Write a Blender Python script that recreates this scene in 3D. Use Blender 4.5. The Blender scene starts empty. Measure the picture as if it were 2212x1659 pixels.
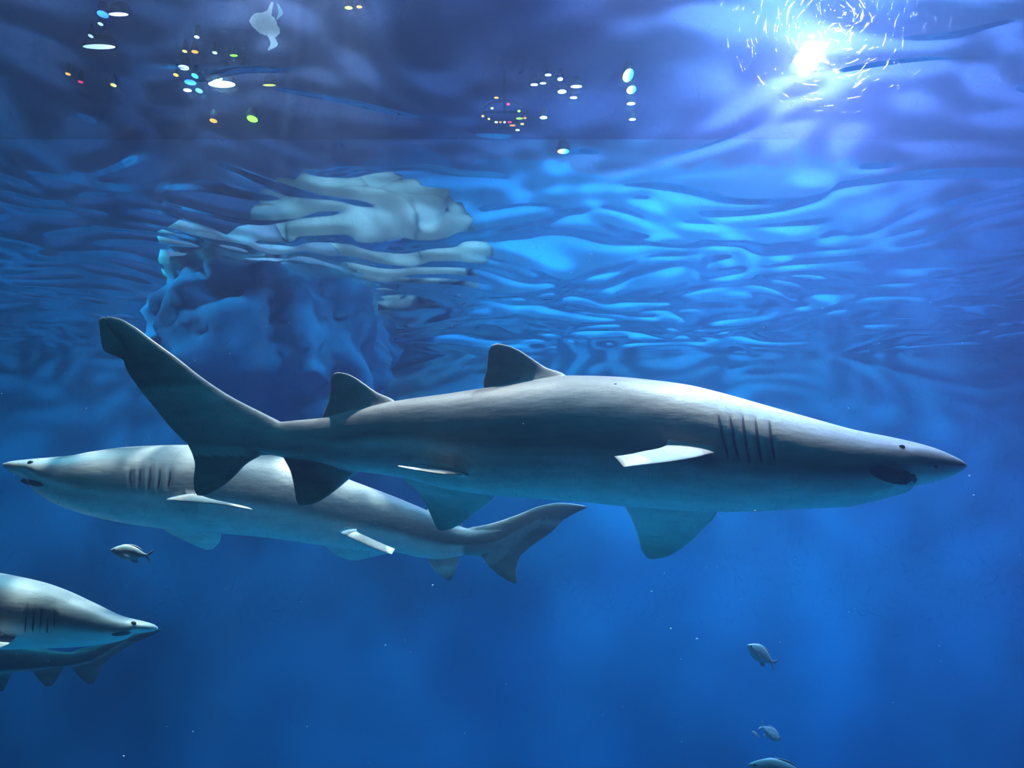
import bpy, bmesh, math, random
import numpy as np
from mathutils import Vector, Matrix, noise

random.seed(7)
rng = np.random.default_rng(7)
scene = bpy.context.scene
COL = scene.collection

# ------------------------------------------------------------------ camera
W, H = 2212.0, 1659.0
HFOV = math.radians(60.0)
FPX = (W / 2) / math.tan(HFOV / 2)
PITCH = math.radians(10.0)
ZC = 3.2                       # camera height above the tank floor
cam_d = bpy.data.cameras.new('camera')
cam_d.sensor_width = 36.0
cam_d.lens = 18.0 / math.tan(HFOV / 2)
cam_d.clip_start = 0.01
cam = bpy.data.objects.new('camera', cam_d)
COL.objects.link(cam)
cam.location = (0, 0, ZC)
cam.rotation_euler = (math.pi / 2 + PITCH, 0, 0)
scene.camera = cam

def ray(px, py):
    x = (px - W / 2) / FPX
    u = (H / 2 - py) / FPX
    c, s = math.cos(PITCH), math.sin(PITCH)
    return Vector((x, c - u * s, s + u * c))

def P(px, py, Y):
    """a photograph pixel taken to the upright plane at distance Y"""
    d = ray(px, py)
    return Vector((0, 0, ZC)) + d * (Y / d.y)

def PZ(px, py, Z):
    """a photograph pixel taken to the level plane at height Z"""
    d = ray(px, py)
    return Vector((0, 0, ZC)) + d * ((Z - ZC) / d.z)

# ------------------------------------------------------------------ world, exposure, render options
world = bpy.data.worlds.new('world')
scene.world = world
world.use_nodes = True
bg = world.node_tree.nodes['Background']
bg.inputs[0].default_value = (0.004, 0.006, 0.012, 1)
bg.inputs[1].default_value = 1.0
vs = scene.view_settings
vs.view_transform = 'Standard'
vs.look = 'None'
vs.gamma = 1.0
vs.use_curve_mapping = False
vs.exposure = 0.0
cy = scene.cycles
cy.use_denoising = True
cy.use_adaptive_sampling = True
cy.adaptive_threshold = 0.10
cy.adaptive_min_samples = 12
cy.max_bounces = 4
cy.use_light_tree = False
cy.diffuse_bounces = 1
cy.glossy_bounces = 2
cy.transmission_bounces = 3
cy.volume_bounces = 0
cy.transparent_max_bounces = 12
cy.sample_clamp_indirect = 4.0
cy.caustics_reflective = False
cy.caustics_refractive = False

# ------------------------------------------------------------------ dimensions
ZS = ZC + 2.2                  # still water level
ZT = ZC + 5.0                  # ceiling of the hall
XL, XR, YF, YB = -7.0, 7.5, 0.60, 10.5
# water: how it scatters and absorbs, how steep its ripples are
SCAT, SCAT_G, SCAT_COL = 0.016, 0.6, (0.34, 0.50, 1.0, 1)
ABSO, ABS_COL = 0.165, (0.0, 0.70, 0.82, 1)
WAVE, FOCUS_MIN = 0.038, 0.34

# ------------------------------------------------------------------ large lights (over the tank, above the frame)
def aim(o, target):
    d = Vector(target) - o.location
    o.rotation_euler = d.to_track_quat('-Z', 'Y').to_euler()

def spot(name, loc, target, power, color, radius=0.12, size=70, blend=0.6, dapple=0, amount=0.7):
    l = bpy.data.lights.new(name, 'SPOT')
    l.energy = power
    l.color = color
    l.shadow_soft_size = radius
    l.spot_size = math.radians(size)
    l.spot_blend = blend
    o = bpy.data.objects.new(name, l)
    COL.objects.link(o)
    o.location = loc
    aim(o, target)
    if dapple:
        # net of bright lines put into the lamp's strength, imitating water caustics
        l.use_nodes = True
        nt = l.node_tree
        em = [n for n in nt.nodes if n.type == 'EMISSION'][0]
        tc = nt.nodes.new('ShaderNodeTexCoord')
        nz = nt.nodes.new('ShaderNodeTexNoise'); nz.inputs['Scale'].default_value = dapple * 0.6; nz.inputs['Detail'].default_value = 1
        nt.links.new(tc.outputs['Normal'], nz.inputs['Vector'])
        mx = nt.nodes.new('ShaderNodeMixRGB'); mx.blend_type = 'ADD'; mx.inputs[0].default_value = 0.06
        nt.links.new(tc.outputs['Normal'], mx.inputs[1]); nt.links.new(nz.outputs['Color'], mx.inputs[2])
        vo = nt.nodes.new('ShaderNodeTexVoronoi'); vo.feature = 'DISTANCE_TO_EDGE'; vo.inputs['Scale'].default_value = dapple
        nt.links.new(mx.outputs[0], vo.inputs['Vector'])
        mr = nt.nodes.new('ShaderNodeMapRange')
        mr.interpolation_type = 'SMOOTHSTEP'
        mr.inputs['From Min'].default_value = 0.0; mr.inputs['From Max'].default_value = 0.24
        mr.inputs['To Min'].default_value = 3.4; mr.inputs['To Max'].default_value = 1.0 - amount
        nt.links.new(vo.outputs['Distance'], mr.inputs['Value'])
        nt.links.new(mr.outputs[0], em.inputs['Strength'])
    return o

WARM = (1.0, 0.55, 0.50)
spot('key_spot', (1.45, 4.15, ZT - 0.3), (0.85, 2.75, ZC + 0.3), 7200, WARM, 0.05, 44, 0.6)
spot('key_spot_tail', (-0.85, 3.85, ZT - 0.3), (-1.0, 2.7, ZC + 0.4), 6000, WARM, 0.04, 44, 0.6)
spot('middle_spot', (-1.2, 4.9, ZT - 0.3), (-1.35, 4.4, ZC - 0.2), 6200, WARM, 0.015, 40, 0.8, dapple=15, amount=0.92)
spot('corner_spot', (-2.9, 4.6, ZT - 0.3), (-2.5, 4.35, ZC - 1), 2300, WARM, 0.015, 30, 0.8, dapple=18, amount=0.92)
spot('blue_fill', (2.4, 5.4, ZT - 0.3), (2.4, 6.8, 0), 5500, (0.12, 0.75, 1.0), 0.25, 130, 0.8)  # unseen fill lamp that brightens the back wall and deep water
spot('blue_fill_side', (-5.6, 6.4, ZT - 0.3), (-4.0, 8.6, -2.0), 3000, (0.03, 0.75, 1.0), 0.25, 120, 0.8)  # added out of view to lift the blue on the left
spot('violet_fill', (4.6, 5.2, ZT - 0.3), (4.6, 6.0, 0), 7500, (1.0, 0.45, 0.9), 0.25, 120, 0.8)  # invented lamp giving the right side its lavender haze
spot('blue_fill_front', (-0.5, 1.6, ZT - 0.3), (-0.3, 2.0, 0), 800, (0.0, 0.6, 1.0), 0.4, 130, 0.8)  # blue ambient light added for the dark near flanks
spot('wall_fill', (2.2, 5.9, ZT - 0.5), (2.2, YB, ZS + 0.9), 2300, (0.4, 0.85, 1.0), 0.3, 84, 0.8)  # unseen lamp put in to make the upper wall bright blue
spot('ceiling_fill', (2.8, 1.6, ZS + 0.5), (2.0, 7.6, ZT + 0.8), 1600, (1.0, 0.46, 0.92), 0.3, 150, 0.8)  # extra upward lamp, added so the ceiling isn't dark
spot('ceiling_fill_left', (-2.4, 1.8, ZS + 0.5), (-2.6, 7.4, ZT + 0.8), 2000, (0.75, 0.66, 1.0), 0.3, 150, 0.8)  # second added upward lamp, for the left half of the ceiling
spot('rock_wash', (-1.4, 5.0, ZT - 0.2), (-1.4, 8.6, ZS + 1.3), 2600, WARM, 0.2, 40, 0.8)

# ------------------------------------------------------------------ material helpers
def mat(name):
    m = bpy.data.materials.new(name)
    m.use_nodes = True
    nt = m.node_tree
    nt.nodes.clear()
    out = nt.nodes.new('ShaderNodeOutputMaterial')
    return m, nt, out

def nd(nt, t, **kw):
    n = nt.nodes.new(t)
    for k, v in kw.items():
        setattr(n, k, v)
    return n

def setin(n, **kw):
    for k, v in kw.items():
        n.inputs[k.replace('_', ' ')].default_value = v

def plain(name, col, rough=0.6, metal=0.0, noise_scale=4.0, noise_amt=0.25, bump=0.0, spec=0.3):
    m, nt, out = mat(name)
    b = nd(nt, 'ShaderNodeBsdfPrincipled')
    b.inputs['Roughness'].default_value = rough
    b.inputs['Metallic'].default_value = metal
    b.inputs['Specular IOR Level'].default_value = spec
    tc = nd(nt, 'ShaderNodeTexCoord')
    nz = nd(nt, 'ShaderNodeTexNoise')
    nz.inputs['Scale'].default_value = noise_scale
    nz.inputs['Detail'].default_value = 2
    nt.links.new(tc.outputs['Object'], nz.inputs['Vector'])
    rp = nd(nt, 'ShaderNodeValToRGB')
    rp.color_ramp.elements[0].position = 0.3
    rp.color_ramp.elements[1].position = 0.7
    lo = [c * (1 - noise_amt) for c in col]
    hi = [min(1, c * (1 + noise_amt)) for c in col]
    rp.color_ramp.elements[0].color = (*lo, 1)
    rp.color_ramp.elements[1].color = (*hi, 1)
    nt.links.new(nz.outputs['Fac'], rp.inputs['Fac'])
    nt.links.new(rp.outputs['Color'], b.inputs['Base Color'])
    if bump:
        bp = nd(nt, 'ShaderNodeBump')
        bp.inputs['Strength'].default_value = bump
        nt.links.new(nz.outputs['Fac'], bp.inputs['Height'])
        nt.links.new(bp.outputs['Normal'], b.inputs['Normal'])
    nt.links.new(b.outputs[0], out.inputs['Surface'])
    return m

def glow(name, col, strength):
    m, nt, out = mat(name)
    e = nd(nt, 'ShaderNodeEmission')
    e.inputs[0].default_value = (*col, 1)
    e.inputs[1].default_value = strength
    nt.links.new(e.outputs[0], out.inputs['Surface'])
    m.cycles.emission_sampling = 'NONE'
    return m

# ------------------------------------------------------------------ object helpers
def obj(name, verts, faces, material, parent=None, smooth=True):
    me = bpy.data.meshes.new(name)
    me.from_pydata([tuple(v) for v in verts], [], faces)
    me.update()
    if smooth:
        me.polygons.foreach_set('use_smooth', [True] * len(me.polygons))
    me.materials.append(material)
    o = bpy.data.objects.new(name, me)
    COL.objects.link(o)
    if parent is not None:
        o.parent = parent
    return o

def tag(o, label=None, cat=None, group=None, kind=None):
    if label: o['label'] = label
    if cat: o['category'] = cat
    if group: o['group'] = group
    if kind: o['kind'] = kind
    return o

def empty(name, loc):
    o = bpy.data.objects.new(name, None)
    COL.objects.link(o)
    o.location = loc
    o.empty_display_size = 0.1
    return o

def box(name, lo, hi, material, parent=None):
    x0, y0, z0 = lo
    x1, y1, z1 = hi
    v = [(x0, y0, z0), (x1, y0, z0), (x1, y1, z0), (x0, y1, z0), (x0, y0, z1), (x1, y0, z1), (x1, y1, z1), (x0, y1, z1)]
    f = [(0, 3, 2, 1), (4, 5, 6, 7), (0, 1, 5, 4), (1, 2, 6, 5), (2, 3, 7, 6), (3, 0, 4, 7)]
    return obj(name, v, f, material, parent, smooth=False)

# ------------------------------------------------------------------ the tank and the hall over it
M_wall = plain('tank_wall_paint', (0.003, 0.17, 0.36), 0.7, noise_scale=0.6, noise_amt=0.25)
M_hallblue = plain('hall_wall_blue', (0.05, 0.42, 0.85), 0.7, noise_scale=1.5, noise_amt=0.15)
def hall_paint():
    m = plain('hall_wall_paint', (0.05, 0.42, 0.85), 0.7, noise_scale=1.5, noise_amt=0.15)
    nt = m.node_tree
    bsdf = [n for n in nt.nodes if n.type == 'BSDF_PRINCIPLED'][0]
    ramp = [n for n in nt.nodes if n.type == 'VALTORGB'][0]
    geo = nd(nt, 'ShaderNodeNewGeometry')
    sep = nd(nt, 'ShaderNodeSeparateXYZ'); nt.links.new(geo.outputs['Position'], sep.inputs[0])
    nz = nd(nt, 'ShaderNodeTexNoise'); nz.inputs['Scale'].default_value = 0.7; nz.inputs['Detail'].default_value = 3; nz.inputs['Distortion'].default_value = 0.8
    nt.links.new(geo.outputs['Position'], nz.inputs['Vector'])
    def math_(op, a, b):
        n = nd(nt, 'ShaderNodeMath', operation=op)
        for i, q in enumerate((a, b)):
            if isinstance(q, (int, float)): n.inputs[i].default_value = q
            else: nt.links.new(q, n.inputs[i])
        return n.outputs[0]
    wob = math_('MULTIPLY', math_('SUBTRACT', nz.outputs['Fac'], 0.5), 1.6)  # wavy colour edge imitates distortion by the rippled surface
    zz = math_('ADD', sep.outputs['Z'], wob)
    up = nd(nt, 'ShaderNodeMapRange'); nt.links.new(zz, up.inputs[0])
    up.inputs['From Min'].default_value = ZC + 4.70; up.inputs['From Max'].default_value = ZC + 4.60
    xx = math_('ADD', sep.outputs['X'], wob)
    lf = nd(nt, 'ShaderNodeMapRange'); nt.links.new(xx, lf.inputs[0])
    lf.inputs['From Min'].default_value = -2.75; lf.inputs['From Max'].default_value = -2.55
    k = math_('MULTIPLY', up.outputs[0], lf.outputs[0])
    mx = nd(nt, 'ShaderNodeMixRGB'); mx.inputs[1].default_value = (0.24, 0.21, 0.40, 1)
    nt.links.new(k, mx.inputs[0]); nt.links.new(ramp.outputs[0], mx.inputs[2])
    nt.links.new(mx.outputs[0], bsdf.inputs['Base Color'])
    return m
M_hallblue = hall_paint()
M_floor = plain('tank_floor_sand', (0.012, 0.25, 0.36), 0.9, noise_scale=1.2, noise_amt=0.3)
M_ceil = plain('hall_ceiling_dark', (0.32, 0.21, 0.36), 0.8, noise_scale=0.8, noise_amt=0.35)

o = box('floor', (XL - .4, YF - .4, -0.4), (XR + .4, YB + .4, 0), M_floor); tag(o, kind='structure')
o = box('wall_back', (XL - .4, YB, 0), (XR + .4, YB + .4, ZS + 0.10), M_wall); tag(o, kind='structure')
o = box('wall_back_upper', (XL - .4, YB + 0.02, ZS + 0.10), (XR + .4, YB + .4, ZT), M_hallblue); tag(o, kind='structure')
o = box('wall_left', (XL - .4, YF - .4, 0), (XL, YB, ZT), M_wall); tag(o, kind='structure')
o = box('wall_right', (XR, YF - .4, 0), (XR + .4, YB, ZT), M_wall); tag(o, kind='structure')
o = box('ceiling', (XL - .4, YF - .4, ZT), (XR + .4, YB + .4, ZT + .3), M_ceil); tag(o, kind='structure')

# ------------------------------------------------------------------ water: one closed body with a rippled top
def build_water():
    m, nt, out = mat('tank_water')
    fr = nd(nt, 'ShaderNodeFresnel'); fr.inputs['IOR'].default_value = 1.048
    # only the top of the body is a water surface, its sides lie against walls and pane
    top = nd(nt, 'ShaderNodeAttribute', attribute_name='surface')
    fac = nd(nt, 'ShaderNodeMath', operation='MULTIPLY')
    nt.links.new(fr.outputs[0], fac.inputs[0]); nt.links.new(top.outputs['Fac'], fac.inputs[1])
    # tint lighter at crests, darker in troughs, imitating light focused by waves
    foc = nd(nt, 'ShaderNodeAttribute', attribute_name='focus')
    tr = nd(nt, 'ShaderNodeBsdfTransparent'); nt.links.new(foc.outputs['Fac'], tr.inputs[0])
    gl = nd(nt, 'ShaderNodeBsdfGlossy'); gl.inputs['Roughness'].default_value = 0.02
    gl.inputs['Color'].default_value = (0.95, 0.97, 1, 1)
    mx = nd(nt, 'ShaderNodeMixShader')
    nt.links.new(fac.outputs[0], mx.inputs[0]); nt.links.new(tr.outputs[0], mx.inputs[1]); nt.links.new(gl.outputs[0], mx.inputs[2])
    nt.links.new(mx.outputs[0], out.inputs['Surface'])
    sc = nd(nt, 'ShaderNodeVolumeScatter'); sc.inputs['Color'].default_value = SCAT_COL
    sc.inputs['Density'].default_value = SCAT; sc.inputs['Anisotropy'].default_value = SCAT_G
    ab = nd(nt, 'ShaderNodeVolumeAbsorption'); ab.inputs['Color'].default_value = ABS_COL; ab.inputs['Density'].default_value = ABSO
    av = nd(nt, 'ShaderNodeAddShader')
    nt.links.new(sc.outputs[0], av.inputs[0]); nt.links.new(ab.outputs[0], av.inputs[1])
    nt.links.new(av.outputs[0], out.inputs['Volume'])
    m.cycles.homogeneous_volume = True

    nx, ny = 500, 350
    x0, x1, y0, y1 = XL - .15, XR + .15, YF + 0.005, YB + .15
    xs = np.linspace(x0, x1, nx); ys = np.linspace(y0, y1, ny)
    X, Yg = np.meshgrid(xs, ys)
    Z = np.zeros_like(X); lap = np.zeros_like(X)
    wx = X + 0.16 * np.sin(1.9 * X + 2.3 * Yg) + 0.10 * np.sin(3.7 * X - 2.9 * Yg + 1.0)
    wy = Yg + 0.16 * np.sin(2.1 * Yg - 1.7 * X + 2.0) + 0.10 * np.sin(3.1 * Yg + 4.1 * X)
    for k in range(48):
        lam = 0.32 + 1.5 * rng.random() ** 2.0
        th = rng.uniform(0, math.pi) if k % 3 else rng.normal(math.pi / 2, 0.5)
        sl = rng.uniform(0.3, 1.0) * WAVE
        ph = rng.uniform(0, 2 * math.pi)
        kx, ky = math.cos(th) * 2 * math.pi / lam, math.sin(th) * 2 * math.pi / lam
        env = 0.6 + 0.5 * np.sin(rng.uniform(-1.6, 1.6) * X + rng.uniform(-1.6, 1.6) * Yg + 1.7 * k)
        w = sl * lam / (2 * math.pi) * env * np.sin(kx * wx + ky * wy + ph)
        Z += w
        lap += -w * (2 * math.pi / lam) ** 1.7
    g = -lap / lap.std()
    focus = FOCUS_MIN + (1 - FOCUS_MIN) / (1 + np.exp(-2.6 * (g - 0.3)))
    Z = ZS + Z
    top_v = np.stack([X, Yg, Z], -1).reshape(-1, 3)
    verts = [tuple(v) for v in top_v]
    faces = []
    for j in range(ny - 1):
        for i in range(nx - 1):
            a = j * nx + i
            faces.append((a, a + 1, a + nx + 1, a + nx))
    loop = [i for i in range(nx)] + [j * nx + nx - 1 for j in range(1, ny)] + \
           [(ny - 1) * nx + i for i in range(nx - 2, -1, -1)] + [j * nx for j in range(ny - 2, 0, -1)]
    L = len(loop)
    base = len(verts)
    for zz in (-0.02, None):                       # the lip below the surface, then the foot of the sides
        for a in loop:
            verts.append((verts[a][0], verts[a][1], verts[a][2] + zz if zz is not None else -0.15))
    for k in range(L):
        k2 = (k + 1) % L
        faces.append((loop[k2], loop[k], base + k, base + k2))
        faces.append((base + k2, base + k, base + L + k, base + L + k2))
    faces.append(tuple(base + L + k for k in range(L - 1, -1, -1)))
    w = obj('water', verts, faces, m)
    sm = [True] * len(w.data.polygons)
    for k in range((nx - 1) * (ny - 1), len(sm)):
        sm[k] = False
    w.data.polygons.foreach_set('use_smooth', sm)
    n = nx * ny
    at = w.data.attributes.new('surface', 'FLOAT', 'POINT')
    at.data.foreach_set('value', np.concatenate([np.ones(n), np.zeros(2 * L)]).astype(np.float32))
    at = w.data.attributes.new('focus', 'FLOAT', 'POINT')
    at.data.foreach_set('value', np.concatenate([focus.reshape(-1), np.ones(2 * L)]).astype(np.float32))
    tag(w, kind='structure')
    return w
WATER = build_water()

# ------------------------------------------------------------------ acrylic viewing pane with fine scratches
def build_pane():
    m, nt, out = mat('clear_acrylic')
    tr = nd(nt, 'ShaderNodeBsdfTransparent'); tr.inputs[0].default_value = (0.985, 0.99, 1, 1)
    gl = nd(nt, 'ShaderNodeBsdfGlossy'); gl.inputs['Roughness'].default_value = 0.02
    mx = nd(nt, 'ShaderNodeMixShader'); mx.inputs[0].default_value = 0.02
    nt.links.new(tr.outputs[0], mx.inputs[1]); nt.links.new(gl.outputs[0], mx.inputs[2])
    rf = nd(nt, 'ShaderNodeBsdfRefraction'); rf.inputs['Roughness'].default_value = 0.38; rf.inputs['IOR'].default_value = 1.01
    m2 = nd(nt, 'ShaderNodeMixShader'); m2.inputs[0].default_value = 0.010
    nt.links.new(mx.outputs[0], m2.inputs[1]); nt.links.new(rf.outputs[0], m2.inputs[2])
    nt.links.new(m2.outputs[0], out.inputs['Surface'])
    p = box('window_1', (XL - .15, YF - 0.05, 0.2), (XR + .15, YF, ZT), m)
    tag(p, kind='structure')
    return p
PANE = build_pane()

# ------------------------------------------------------------------ sharks
def smoothstep(a, b, x):
    t = np.clip((x - a) / (b - a), 0, 1)
    return t * t * (3 - 2 * t)

def pchip(xk, yk, x):
    """monotone cubic interpolation"""
    xk = np.asarray(xk, float); yk = np.asarray(yk, float)
    if xk[0] > xk[-1]:
        xk = xk[::-1]; yk = yk[::-1]
    h = np.diff(xk); d = np.diff(yk) / h
    m = np.zeros_like(yk)
    m[0], m[-1] = d[0], d[-1]
    for i in range(1, len(yk) - 1):
        if d[i - 1] * d[i] > 0:
            w1, w2 = 2 * h[i] + h[i - 1], h[i] + 2 * h[i - 1]
            m[i] = (w1 + w2) / (w1 / d[i - 1] + w2 / d[i])
    x = np.clip(x, xk[0], xk[-1])
    i = np.clip(np.searchsorted(xk, x) - 1, 0, len(h) - 1)
    t = (x - xk[i]) / h[i]
    return ((2 * t**3 - 3 * t**2 + 1) * yk[i] + (t**3 - 2 * t**2 + t) * h[i] * m[i]
            + (-2 * t**3 + 3 * t**2) * yk[i + 1] + (t**3 - t**2) * h[i] * m[i + 1])

def polyline(pts, n):
    """n points spread evenly along a smooth line through 3D pts"""
    pts = np.array([tuple(p) for p in pts], float)
    seg = np.linalg.norm(np.diff(pts, axis=0), axis=1)
    s = np.concatenate([[0], np.cumsum(seg)])
    t = np.linspace(0, s[-1], n)
    return np.stack([pchip(s, pts[:, k], t) for k in range(3)], -1)

def fin_mesh(lead, trail, thick, normal, nspan=28, nchord=16, flare=0.0, taper=0.75):
    """closed blade between a leading and a trailing edge, both given from root to tip"""
    L = polyline(lead, nspan); T = polyline(trail, nspan)
    normal = np.array(tuple(Vector(normal).normalized()))
    u = 0.5 - 0.5 * np.cos(np.linspace(0, math.pi, nchord))
    prof = (np.sqrt(np.clip(u, 0, 1)) * (1 - u) ** 0.9) * 2.0 + 0.05 * np.sin(math.pi * u)
    verts, faces = [], []
    ring = 2 * nchord - 2
    for i in range(nspan):
        v = i / (nspan - 1)
        t = thick * (1 - taper * v) * (0.35 if i == nspan - 1 else 1.0) + flare * (1 - v) ** 6
        for j in range(nchord):
            c = L[i] * (1 - u[j]) + T[i] * u[j]
            verts.append(c + normal * (t * 0.5 * prof[j] + 0.0006))
        for j in range(nchord - 2, 0, -1):
            c = L[i] * (1 - u[j]) + T[i] * u[j]
            verts.append(c - normal * (t * 0.5 * prof[j] + 0.0006))
    for i in range(nspan - 1):
        for j in range(ring):
            a, b = i * ring + j, i * ring + (j + 1) % ring
            faces.append((a, b, b + ring, a + ring))
    faces.append(tuple(range(ring - 1, -1, -1)))
    faces.append(tuple((nspan - 1) * ring + j for j in range(ring)))
    return verts, faces

def skin_material(name, dorsal, belly, rough=0.5):
    m, nt, out = mat(name)
    b = nd(nt, 'ShaderNodeBsdfPrincipled')
    b.inputs['Roughness'].default_value = rough
    b.inputs['Specular IOR Level'].default_value = 0.35
    at = nd(nt, 'ShaderNodeAttribute', attribute_name='back')
    tc = nd(nt, 'ShaderNodeTexCoord')
    nz = nd(nt, 'ShaderNodeTexNoise'); nz.inputs['Scale'].default_value = 6; nz.inputs['Detail'].default_value = 6
    mp = nd(nt, 'ShaderNodeMapping'); mp.inputs['Scale'].default_value = (0.5, 1, 1.4)
    nt.links.new(tc.outputs['Object'], mp.inputs[0]); nt.links.new(mp.outputs[0], nz.inputs['Vector'])
    jit = nd(nt, 'ShaderNodeMath', operation='MULTIPLY_ADD'); jit.inputs[1].default_value = 0.5; jit.inputs[2].default_value = -0.25
    nt.links.new(nz.outputs['Fac'], jit.inputs[0])
    ad = nd(nt, 'ShaderNodeMath', operation='ADD'); ad.use_clamp = True
    nt.links.new(at.outputs['Fac'], ad.inputs[0]); nt.links.new(jit.outputs[0], ad.inputs[1])
    mx = nd(nt, 'ShaderNodeMixRGB'); mx.inputs[1].default_value = (*belly, 1); mx.inputs[2].default_value = (*dorsal, 1)
    nt.links.new(ad.outputs[0], mx.inputs[0])
    # worn speckle
    n2 = nd(nt, 'ShaderNodeTexNoise'); n2.inputs['Scale'].default_value = 22; n2.inputs['Detail'].default_value = 5
    nt.links.new(mp.outputs[0], n2.inputs['Vector'])
    rp = nd(nt, 'ShaderNodeValToRGB')
    rp.color_ramp.elements[0].position = 0.3; rp.color_ramp.elements[0].color = (0.82, 0.82, 0.82, 1)
    rp.color_ramp.elements[1].position = 0.7; rp.color_ramp.elements[1].color = (1.0, 1.0, 1.0, 1)
    nt.links.new(n2.outputs['Fac'], rp.inputs[0])
    mu = nd(nt, 'ShaderNodeMixRGB', blend_type='MULTIPLY'); mu.inputs[0].default_value = 1
    nt.links.new(mx.outputs[0], mu.inputs[1]); nt.links.new(rp.outputs[0], mu.inputs[2])
    nt.links.new(mu.outputs[0], b.inputs['Base Color'])
    bp = nd(nt, 'ShaderNodeBump'); bp.inputs['Strength'].default_value = 0.12; bp.inputs['Distance'].default_value = 0.02
    nt.links.new(n2.outputs['Fac'], bp.inputs['Height']); nt.links.new(bp.outputs['Normal'], b.inputs['Normal'])
    nt.links.new(b.outputs[0], out.inputs['Surface'])
    return m

M_skin = skin_material('shark_skin', (0.235, 0.215, 0.20), (0.74, 0.78, 0.76))
M_unlitskin = skin_material('unlit_shark_skin', (0.06, 0.075, 0.085), (0.3, 0.34, 0.36))  # darker copy of the hide, its lack of light put into the colour
M_slit = plain('gill_slit_dark', (0.03, 0.035, 0.05), 0.8)
M_mouth = plain('mouth_dark', (0.10, 0.085, 0.11), 0.7, noise_scale=20)
M_eye = plain('shark_eye', (0.02, 0.02, 0.02), 0.12, spec=0.6)

class Shark:
    """body swept along a traced side profile at its own distance, with fins grown out of it"""
    def __init__(self, Y, top, bottom, width, yaw=0.0, nst=240, nring=72, bend=None):
        self.Y = Y
        self.top, self.bottom = top, bottom
        self.x0 = min(p[0] for p in top); self.x1 = max(p[0] for p in top)
        self.width = width
        self.dir = 1 if abs(top[0][0] - self.x1) < 1e-6 else -1     # +1 nose to the right
        self.nst, self.nring = nst, nring
        self.bend = bend or (lambda s: 0.0)                          # sideways offset along the body, metres

    def s_of(self, px):
        s = (self.x1 - np.asarray(px, float)) / (self.x1 - self.x0)
        return s if self.dir > 0 else 1 - s

    def yc(self, px):
        return self.Y + self.bend(float(self.s_of(px)))

    def pix(self, px, py, off=0.0):
        """point on the shark's own bent middle plane, off metres towards (-) or away from (+) the viewer"""
        return P(px, py, self.yc(px) + off)

    def section(self, px):
        t = float(pchip([p[0] for p in self.top], [p[1] for p in self.top], np.array([px]))[0])
        b = float(pchip([p[0] for p in self.bottom], [p[1] for p in self.bottom], np.array([px]))[0])
        s = float(self.s_of(px))
        w = float(pchip([p[0] for p in self.width], [p[1] for p in self.width], np.array([s]))[0])
        return t, b, w

    def side(self, px, py, sign=-1, lift=0.0):
        """point on the flank surface seen at pixel column px, row py"""
        t, b, w = self.section(px)
        k = (2 * (py - t) / max(b - t, 1e-3)) - 1
        k = max(-0.995, min(0.995, k))
        e = 2.25
        y = w * (1 - abs(k) ** e) ** (1 / e)
        return self.pix(px, py, sign * (y + lift))

    def body_mesh(self, grooves=()):
        n, r = self.nst, self.nring
        u = np.linspace(0, 1, n)
        s = 0.5 * u ** 1.6 + 0.5 * u                                 # closer stations at the nose
        s = s * 0.999 + 0.0005
        verts, faces = [], []
        e = 2.25
        for i in range(n):
            px = self.x1 - s[i] * (self.x1 - self.x0) if self.dir > 0 else self.x0 + s[i] * (self.x1 - self.x0)
            t, b, w = self.section(px)
            for j in range(r):
                a = 2 * math.pi * j / r
                ca, sa = math.cos(a), math.sin(a)
                yy = w * math.copysign(abs(sa) ** (2 / e), sa)
                kk = math.copysign(abs(ca) ** (2 / e), ca)
                py = (t + b) / 2 - kk * (b - t) / 2
                for (gx0, gy0, gx1, gy1, gw, gd) in grooves:
                    if min(gy0, gy1) - 6 < py < max(gy0, gy1) + 6:
                        q = min(1, max(0, (py - gy0) / (gy1 - gy0)))
                        dx = abs(px - (gx0 + (gx1 - gx0) * q))
                        if dx < gw * 2:
                            f = math.sin(math.pi * min(1, max(0, q * 0.96 + 0.02))) ** 0.4
                            yy -= math.copysign(gd * f * math.exp(-(dx / gw) ** 2 * 2), yy)
                verts.append(self.pix(px, py, yy))
        for i in range(n - 1):
            for j in range(r):
                a, b2 = i * r + j, i * r + (j + 1) % r
                faces.append((a, b2, b2 + r, a + r))
        faces.append(tuple(range(r - 1, -1, -1)))
        faces.append(tuple((n - 1) * r + j for j in range(r)))
        return verts, faces

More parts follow.
